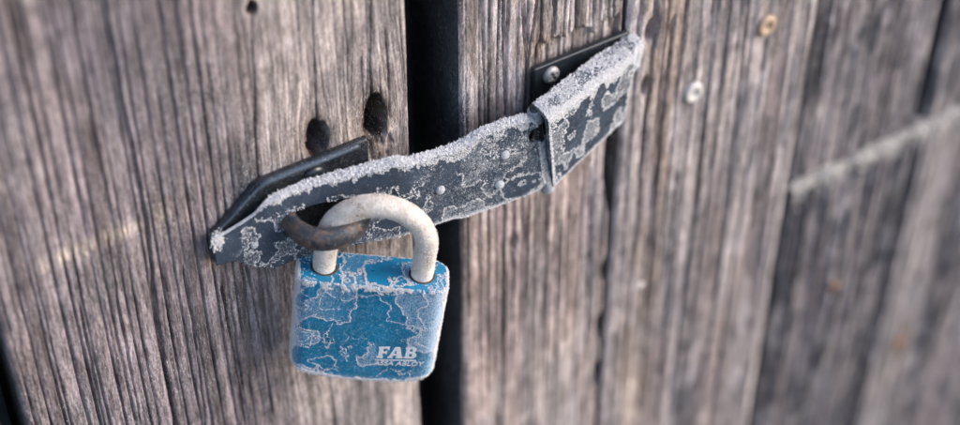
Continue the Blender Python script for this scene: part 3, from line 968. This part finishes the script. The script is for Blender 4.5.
def leaf_mask(u, v, b):
    top = lt(u) - v
    droop = 3.2 + 8 * (fbm(u / 4, u * 0, 941, 3) - 0.25)
    n = fbm(u / 2, v / 2, 942, 3)
    hang = sstep(0, 1.5, droop - top + 2.5 * (n - 0.5)) * (b <= 1)
    f = fbm(u / 7, v / 7, 943, 4)
    cd = contour(lambda a, c: fbm(a / 9, c / 9, 943, 4), u, v, 0.5)
    vein = np.clip(np.exp(-(cd / 0.3) ** 2) + np.where(cd > 0, np.exp(-(cd / 1.2) ** 2) * 0.14, 0), 0, 1) * (b <= 1)
    low = (v - lb(u) < 0.9) * (b <= 1)
    end = ((u > 63.8) | (u < 14.6)) * (b <= 1)
    bare = sstep(0.50, 0.58, fbm(u / 5, b * 2.2, 944, 3))
    crust = (b > 1) * (1 - 0.85 * bare * (b > 1.6))
    return np.maximum.reduce([hang, vein * 0.8, low * 0.8, end * 0.8, crust])
pA, nA, _, _ = scatter(leaf_sheet, 9000, leaf_mask, 0.95, 3.0)
pB, nB, _, _ = scatter(leaf_sheet, 30000, leaf_mask, 0.0, 1.0)
sz = np.concatenate([rng.uniform(0.00022, 0.00055, len(pA)), rng.uniform(0.00015, 0.00042, len(pB))])
frost('frost', to_world(np.vstack([pA, pB])), vec_world(np.vstack([nA, nB])), sz, leaf, FROST)

# ------------------------------------------------------------------ the padlock
RHO = R(8.0)
LYAW = YAW - R(1.5)
X0 = Vector((math.cos(LYAW), -math.sin(LYAW), 0))
ZU = Vector((0, 0, 1))
LX = math.cos(RHO) * X0 - math.sin(RHO) * ZU
LU = math.sin(RHO) * X0 + math.cos(RHO) * ZU
LF = LX.cross(LU)
entry = Vector(P(-73.5, 21.8, 15.4))
origin = entry + 0.017 * LX
lock = empty('padlock', origin, 'blue steel padlock with white lettering and frosted cream shackle, hanging from the rusty ring', 'padlock')
mw = Matrix((LX, LU, LF)).transposed().to_4x4()
lock.rotation_euler = mw.to_euler()
HW, HT, HH, CR = 25.9, 8.2, 42.6, 5.2

def perimeter():
    pts, nrm = [], []
    def arc(cx, cz, a0, a1, n):
        for a in np.linspace(a0, a1, n, endpoint=False):
            pts.append((cx + CR * math.cos(a), cz + CR * math.sin(a)))
            nrm.append((math.cos(a), math.sin(a)))
    def line(x0, z0, x1, z1, n, nn):
        for t in np.linspace(0, 1, n, endpoint=False):
            pts.append((x0 + (x1 - x0) * t, z0 + (z1 - z0) * t))
            nrm.append(nn)
    a, b = HW - CR, HT - CR
    h = math.pi / 2
    line(-a, HT, a, HT, 130, (0, 1))
    arc(a, b, h, 0, 14)
    line(HW, b, HW, -b, 16, (1, 0))
    arc(a, -b, 0, -h, 10)
    line(a, -HT, -a, -HT, 30, (0, -1))
    arc(-a, -b, -h, -2 * h, 10)
    line(-HW, -b, -HW, b, 16, (-1, 0))
    arc(-a, b, 2 * h, h, 14)
    return np.array(pts), np.array(nrm)
pp, pn = perimeter()
NP_ = len(pp)
def bottom_y(x):
    return -(HH + 4.2 * (1 - np.abs(x / HW) ** 3.0))
rt_, rb_ = 0.9, 1.8          # edge radii top / bottom
rows, kinds = [], []
# top cap rings, from the centre outwards
for k in np.linspace(0.02, 1, 22):
    q = (pp - pn * rt_) * k
    rows.append(np.stack([q[:, 0], np.zeros(NP_), q[:, 1]], -1))
for a in np.linspace(0, math.pi / 2, 6)[1:]:
    q = pp - pn * rt_ * (1 - math.sin(a))
    rows.append(np.stack([q[:, 0], np.full(NP_, -rt_ * (1 - math.cos(a))), q[:, 1]], -1))
for t in np.linspace(0, 1, 112)[1:]:
    by = bottom_y(pp[:, 0]) + rb_
    # slight waist: the side walls draw in towards the foot
    sx = 1 - 0.012 * t
    rows.append(np.stack([pp[:, 0] * sx, -rt_ + (by + rt_) * t, pp[:, 1]], -1))
for a in np.linspace(0, math.pi / 2, 7)[1:]:
    q = pp * np.array([1 - 0.012, 1]) - pn * rb_ * (1 - math.cos(a))
    rows.append(np.stack([q[:, 0], bottom_y(pp[:, 0]) + rb_ - rb_ * math.sin(a), q[:, 1]], -1))
for k in np.linspace(1, 0.02, 10)[1:]:
    q = (pp * np.array([1 - 0.012, 1]) - pn * rb_) * k
    rows.append(np.stack([q[:, 0], bottom_y(q[:, 0]), q[:, 1]], -1))
BV = np.concatenate(rows)
BF = grid_faces(len(rows), NP_, True)[:, ::-1]

def lock_noise(x, y):
    return fbm(x / 15 + 3.7, y / 15 + 1.2, 1003, 5, 0.48)

def lock_film(p):
    x, y, z = p[:, 0], p[:, 1], p[:, 2]
    n = lock_noise(x, y + 0.4 * z)
    clear = np.clip(sstep(0.50, 0.60, n) + 0.9 * np.exp(-((x + 7) / 8) ** 2 - ((y + 12) / 8) ** 2), 0, 1)
    f = 0.30 - 0.15 * clear
    e = np.minimum(HW - np.abs(x), y - bottom_y(x))
    f = f + 0.22 * (1 - sstep(0.5, 4.0, e)) + 0.12 * sstep(14, 24, x)
    top = (y > -0.5)
    nt_ = fbm(x / 7, z / 7, 1010, 4)
    f = np.where(top, 0.04 + 0.20 * sstep(0.50, 0.60, nt_) + 0.10 * sstep(8, 14, x), f)
    return np.clip(f, 0, 1)
body = mesh_np('body', BV / 1000, BF, LOCKBLUE, lock, keep_world=False, attrs={'film': lock_film(BV)})

# crystals on the body: ridges along patch borders, rims, left and right edges
tri = np.arange(len(BV))
rowid = np.repeat(np.arange(len(rows)), NP_)
def body_sample(n, lo, hi):
    r = rng.integers(lo, hi - 1, n)
    c = rng.integers(0, NP_, n)
    a, b = rng.random(n)[:, None], rng.random(n)[:, None]
    g = BV.reshape(len(rows), NP_, 3)
    p00, p01, p10, p11 = g[r, c], g[r, (c + 1) % NP_], g[r + 1, c], g[r + 1, (c + 1) % NP_]
    p = (p00 * (1 - b) + p01 * b) * (1 - a) + (p10 * (1 - b) + p11 * b) * a
    nn = np.cross(p01 - p00, p10 - p00)
    l = np.linalg.norm(nn, axis=1)
    ok = l > 1e-9
    return p[ok], (nn[ok] / l[ok][:, None]), np.arange(n)[ok]
def orient(p, n):
    c = np.array([0, -HH / 2, 0])
    s = np.sign(((p - c) * n).sum(1))
    s[s == 0] = 1
    return n * s[:, None]
P1, N1, _ = body_sample(330000, 22, len(rows) - 10)
N1 = orient(P1, N1)
x, y, z = P1.T
n1 = lock_noise(x, y + 0.4 * z)
n2 = fbm(x / 9 + 9, y / 9, 1020, 5, 0.55)
edge_b = (y - bottom_y(x) < 1.3 + 1.2 * vn(x / 1.5, y * 0, 1021))
edge_t = (y > -1.6 - 1.4 * (vn(x / 2.0, y * 0, 1022))) & (z > 0)
edge_s = (np.abs(x) > HW - 1.2 - 2.2 * (fbm(y / 3, x * 0, 1029, 3) - 0.4)) & (z > -HT + 1)
yz = y + 0.4 * z
c1_ = contour(lock_noise, x, yz, 0.535)
c2_ = contour(lambda a, c: fbm(a / 12 + 9, c / 12, 1020, 5, 0.48), x, y, 0.52)
vein = np.exp(-(c1_ / 0.17) ** 2) + 0.16 * np.where(c1_ < 0, np.exp(-(c1_ / 0.8) ** 2), 0)
vein = np.maximum(vein, np.exp(-(c2_ / 0.16) ** 2) * sstep(0.36, 0.46, fbm(x / 14, y / 14, 1023, 2)))
vein = np.maximum(vein, np.exp(-(contour(lambda a, c: fbm(a / 11 + 40, c / 11 + 5, 1033, 5, 0.5), x, y, 0.47) / 0.15) ** 2) * sstep(-22, -30, y) * sstep(0.40, 0.5, fbm(x / 10, y / 10, 1034, 2)))
vein = np.clip(vein, 0, 1)
veinL = (np.abs(fbm(x / 5, y / 9, 1024, 4) - 0.5) < 0.016) & (x < -12)
# thick ridge along the front upper edge
ridge_w = 0.2 + 11.0 * np.clip(fbm(x / 4, y / 2.2, 1025, 4, 0.6) - 0.40, 0, 1)
ridge_t = (z > HT - 0.5) & (y > -0.6 - ridge_w * 0.85) & (x > -12 + 3 * vn(y / 2, x * 0, 1)) & (x < 14)
m = np.zeros(len(P1))
m = np.maximum(m, 0.75 * vein * (z > 0))
m = np.maximum(m, 0.7 * veinL * (z > 0))
m = np.maximum(m, 0.8 * edge_b)
m = np.maximum(m, 0.5 * edge_t * (fbm(x / 2, y / 1.2, 1027, 3) > 0.58))
m = np.maximum(m, 0.6 * edge_s)
m = np.maximum(m, 0.85 * ridge_t * (fbm(x / 3, y / 3, 1026, 3) > 0.47))
textbox = (np.abs(x - 11.3) < 8.2) & (y < -27.5) & (y > -39.5) & (z > HT - 0.5)
m = np.where(textbox, m * 0.15, m)
k = rng.random(len(P1)) < m
big = (ridge_t | edge_b | edge_t | edge_s)[k]
szb = (0.00007 + 0.00020 * rng.random(k.sum()) ** 2.0) * np.where(big, 1.6, 1.0)
P2, N2, _ = body_sample(60000, 0, 27)
N2 = np.tile([0, 1.0, 0.15], (len(P2), 1))
nt2 = fbm(P2[:, 0] / 7, P2[:, 2] / 7, 1010, 4)
rimd = np.maximum(np.abs(P2[:, 0]) - (HW - 2.0), np.abs(P2[:, 2]) - (HT - 1.5))
legd = np.minimum(np.hypot(P2[:, 0] - 17, P2[:, 2]), np.hypot(P2[:, 0] + 17, P2[:, 2]))
m2 = np.maximum(np.clip(np.exp(-(contour(lambda a, c: fbm(a / 7, c / 7, 1010, 4), P2[:, 0], P2[:, 2], 0.53) / 0.22) ** 2) + 0.5 * np.exp(-(contour(lambda a, c: fbm(a / 4, c / 4, 1012, 4), P2[:, 0], P2[:, 2], 0.58) / 0.25) ** 2), 0, 1), 0.55 * (rimd > 0.8) * (fbm(P2[:, 0] / 4, P2[:, 2] / 4, 1030, 3) > 0.52))
m2 = np.where(legd < 5.2, 0, m2)
k2 = rng.random(len(P2)) < m2
PP = np.vstack([P1[k], P2[k2]])
NN = np.vstack([N1[k], N2[k2]])
SS = np.concatenate([szb, rng.uniform(0.00013, 0.00034, k2.sum())])
frost('frost', PP / 1000, NN, SS, body, FROST, keep_world=False, lift=0.3)
# fine sparkle of rime on the painted face
P3, N3, _ = body_sample(130000, 27, len(rows) - 16)
N3 = orient(P3, N3)
m3 = np.clip(lock_film(P3) - 0.12, 0, 1) * 0.9 * (P3[:, 2] > 0)
m3 = np.where((np.abs(P3[:, 0] - 11.3) < 8.2) & (P3[:, 1] < -27.5) & (P3[:, 1] > -39.5), m3 * 0.25, m3)
k3 = rng.random(len(P3)) < m3
frost('rime', P3[k3] / 1000, N3[k3], 0.00004 + 0.00012 * rng.random(k3.sum()) ** 2, body, FROST, keep_world=False)

# shackle
SR, STR, SH = 16.8, 3.85, 12.8
path = [(-SR, t, 0) for t in np.linspace(-8, SH, 18)[:-1]]
path += [(-SR * math.cos(a), SH + SR * math.sin(a), 0) for a in np.linspace(0, math.pi, 60)]
path += [(SR, t, 0) for t in np.linspace(SH, -8, 18)[1:]]
path = np.array(path)
sv_, sf_ = tube(path / 1000, STR / 1000, 40)
shackle = mesh_np('shackle', sv_, sf_, RIMED, lock, keep_world=False)
nS = 42000
t = rng.integers(6, len(path) - 7, nS)
fr = rng.random(nS)[:, None]
pc = path[t] * (1 - fr) + path[t + 1] * fr
tg = path[t + 1] - path[t]
tg /= np.linalg.norm(tg, axis=1)[:, None]
an = rng.uniform(0, 2 * math.pi, nS)
side = np.cross(tg, np.array([0, 0, 1.0]))
d = np.cos(an)[:, None] * side + np.sin(an)[:, None] * np.array([0, 0, 1.0])
ps = pc + d * (STR + 0.02)
dens = 0.35 + 0.6 * sstep(0.4, 0.6, fbm(ps[:, 0] / 4 + an, ps[:, 1] / 4, 1101, 3))
keep = (rng.random(nS) < dens) & (ps[:, 1] > 1.2)
frost('rime', ps[keep] / 1000, d[keep], 0.00006 + 0.00022 * rng.random(keep.sum()) ** 2, shackle, FROST_WARM, keep_world=False)
# collars round the shackle holes
for sx in (-1, 1):
    th = np.linspace(0, 2 * np.pi, 40, endpoint=False)
    prof = [(3.7, 0.10), (4.2, 0.16), (4.55, 0.10), (4.7, -0.05)]
    V = np.concatenate([np.stack([sx * SR + r * np.cos(th), np.full(40, h), r * np.sin(th)], -1) for r, h in prof])
    mesh_np('collar', V / 1000, grid_faces(4, 40, True), COLLAR, lock, keep_world=False)

# ------------------------------------------------------------------ white lettering on the body
def letters(name, polys, x0, y0, rot, sx, sy, shear, parent):
    """polys: list of (outline, holes) in unit cap height; made with a filled 2D curve"""
    cu_ = bpy.data.curves.new(name, 'CURVE')
    cu_.dimensions = '2D'
    cu_.fill_mode = 'BOTH'
    cu_.extrude = 0.00006
    for pl in polys:
        sp = cu_.splines.new('POLY')
        sp.points.add(len(pl) - 1)
        for q_, (a, b) in zip(sp.points, pl):
            xx, yy = (a + shear * b) * sx, b * sy
            q_.co = ((x0 + xx * math.cos(rot) - yy * math.sin(rot)) / 1000, (y0 + xx * math.sin(rot) + yy * math.cos(rot)) / 1000, 0, 1)
        sp.use_cyclic_u = True
    return cu_to_mesh(name, cu_, parent)

def cu_to_mesh(name, cu_, parent, mat_=None):
    tmp = bpy.data.objects.new(name + '_tmp', cu_)
    C.objects.link(tmp)
    dg = bpy.context.evaluated_depsgraph_get()
    me = bpy.data.meshes.new_from_object(tmp.evaluated_get(dg))
    bpy.data.objects.remove(tmp)
    me.materials.clear()
    me.materials.append(PRINT)
    o = bpy.data.objects.new(name, me)
    C.objects.link(o)
    o.parent = parent
    o.location = (0, 0, (HT + 0.09) / 1000)
    return o

def arc_pts(cx, cy, rx, ry, a0, a1, n=10):
    return [(cx + rx * math.cos(a), cy + ry * math.sin(a)) for a in np.linspace(a0, a1, n)]
h = math.pi / 2
Fp = [[(0.0, 0.0), (0.48, 0.0), (0.48, 0.14), (0.40, 0.14), (0.40, 0.42), (0.60, 0.42), (0.60, 0.34), (0.70, 0.34), (0.70, 0.66), (0.60, 0.66), (0.60, 0.57), (0.40, 0.57), (0.40, 0.85),
       (0.68, 0.85), (0.70, 0.72), (0.84, 0.72), (0.84, 1.0), (0.0, 1.0), (0.0, 0.86), (0.08, 0.86), (0.08, 0.14), (0.0, 0.14)]]
Ap = [[(0.80, 0.0), (1.20, 0.0), (1.20, 0.13), (1.13, 0.13), (1.17, 0.24), (1.45, 0.24), (1.48, 0.13), (1.40, 0.13), (1.40, 0.0), (1.92, 0.0), (1.92, 0.13), (1.86, 0.13), (1.60, 1.0), (1.22, 1.0), (0.90, 0.13), (0.80, 0.13)],
      [(1.21, 0.38), (1.42, 0.38), (1.33, 0.74)]]
Bp = [[(2.0, 0.0)] + arc_pts(2.62, 0.27, 0.30, 0.27, -h, h * 0.85) + arc_pts(2.58, 0.77, 0.27, 0.23, -h * 0.7, h) + [(2.0, 1.0), (2.0, 0.86), (2.08, 0.86), (2.08, 0.14), (2.0, 0.14)],
      [(2.36, 0.14)] + arc_pts(2.50, 0.28, 0.10, 0.14, -h, h, 8) + [(2.36, 0.42)],
      [(2.36, 0.60)] + arc_pts(2.48, 0.73, 0.09, 0.13, -h, h, 8) + [(2.36, 0.86)]]
TR = R(4.5)
TX, TY = 4.6, -34.0
txt = letters('lettering', Fp + Ap + Bp, TX, TY, TR, 4.75, 5.6, 0.16, body)
txt['label'] = 'bold white letters FAB'
def off(dx, dy):
    return TX + dx * math.cos(TR) - dy * math.sin(TR), TY + dx * math.sin(TR) + dy * math.cos(TR)
lx, ly = off(-0.5, -1.25)
bar = letters('printed_line', [[(0, 0), (14.6, 0), (14.6, 0.42), (0, 0.42)]], lx, ly, TR, 1, 1, 0, body)
fc = bpy.data.curves.new('small_lettering', 'FONT')
fc.body = 'ASSA ABLOY'
fc.size = 0.00295
fc.shear = 0.25
fc.offset = 0.00004
fc.space_character = 1.04
fc.extrude = 0.00006
small = cu_to_mesh('small_lettering', fc, body)
lx, ly = off(-0.9, -3.7)
small.location = (lx / 1000, ly / 1000, (HT + 0.09) / 1000)
small.rotation_euler = (0, 0, TR)
small['label'] = 'small white letters ASSA ABLOY'
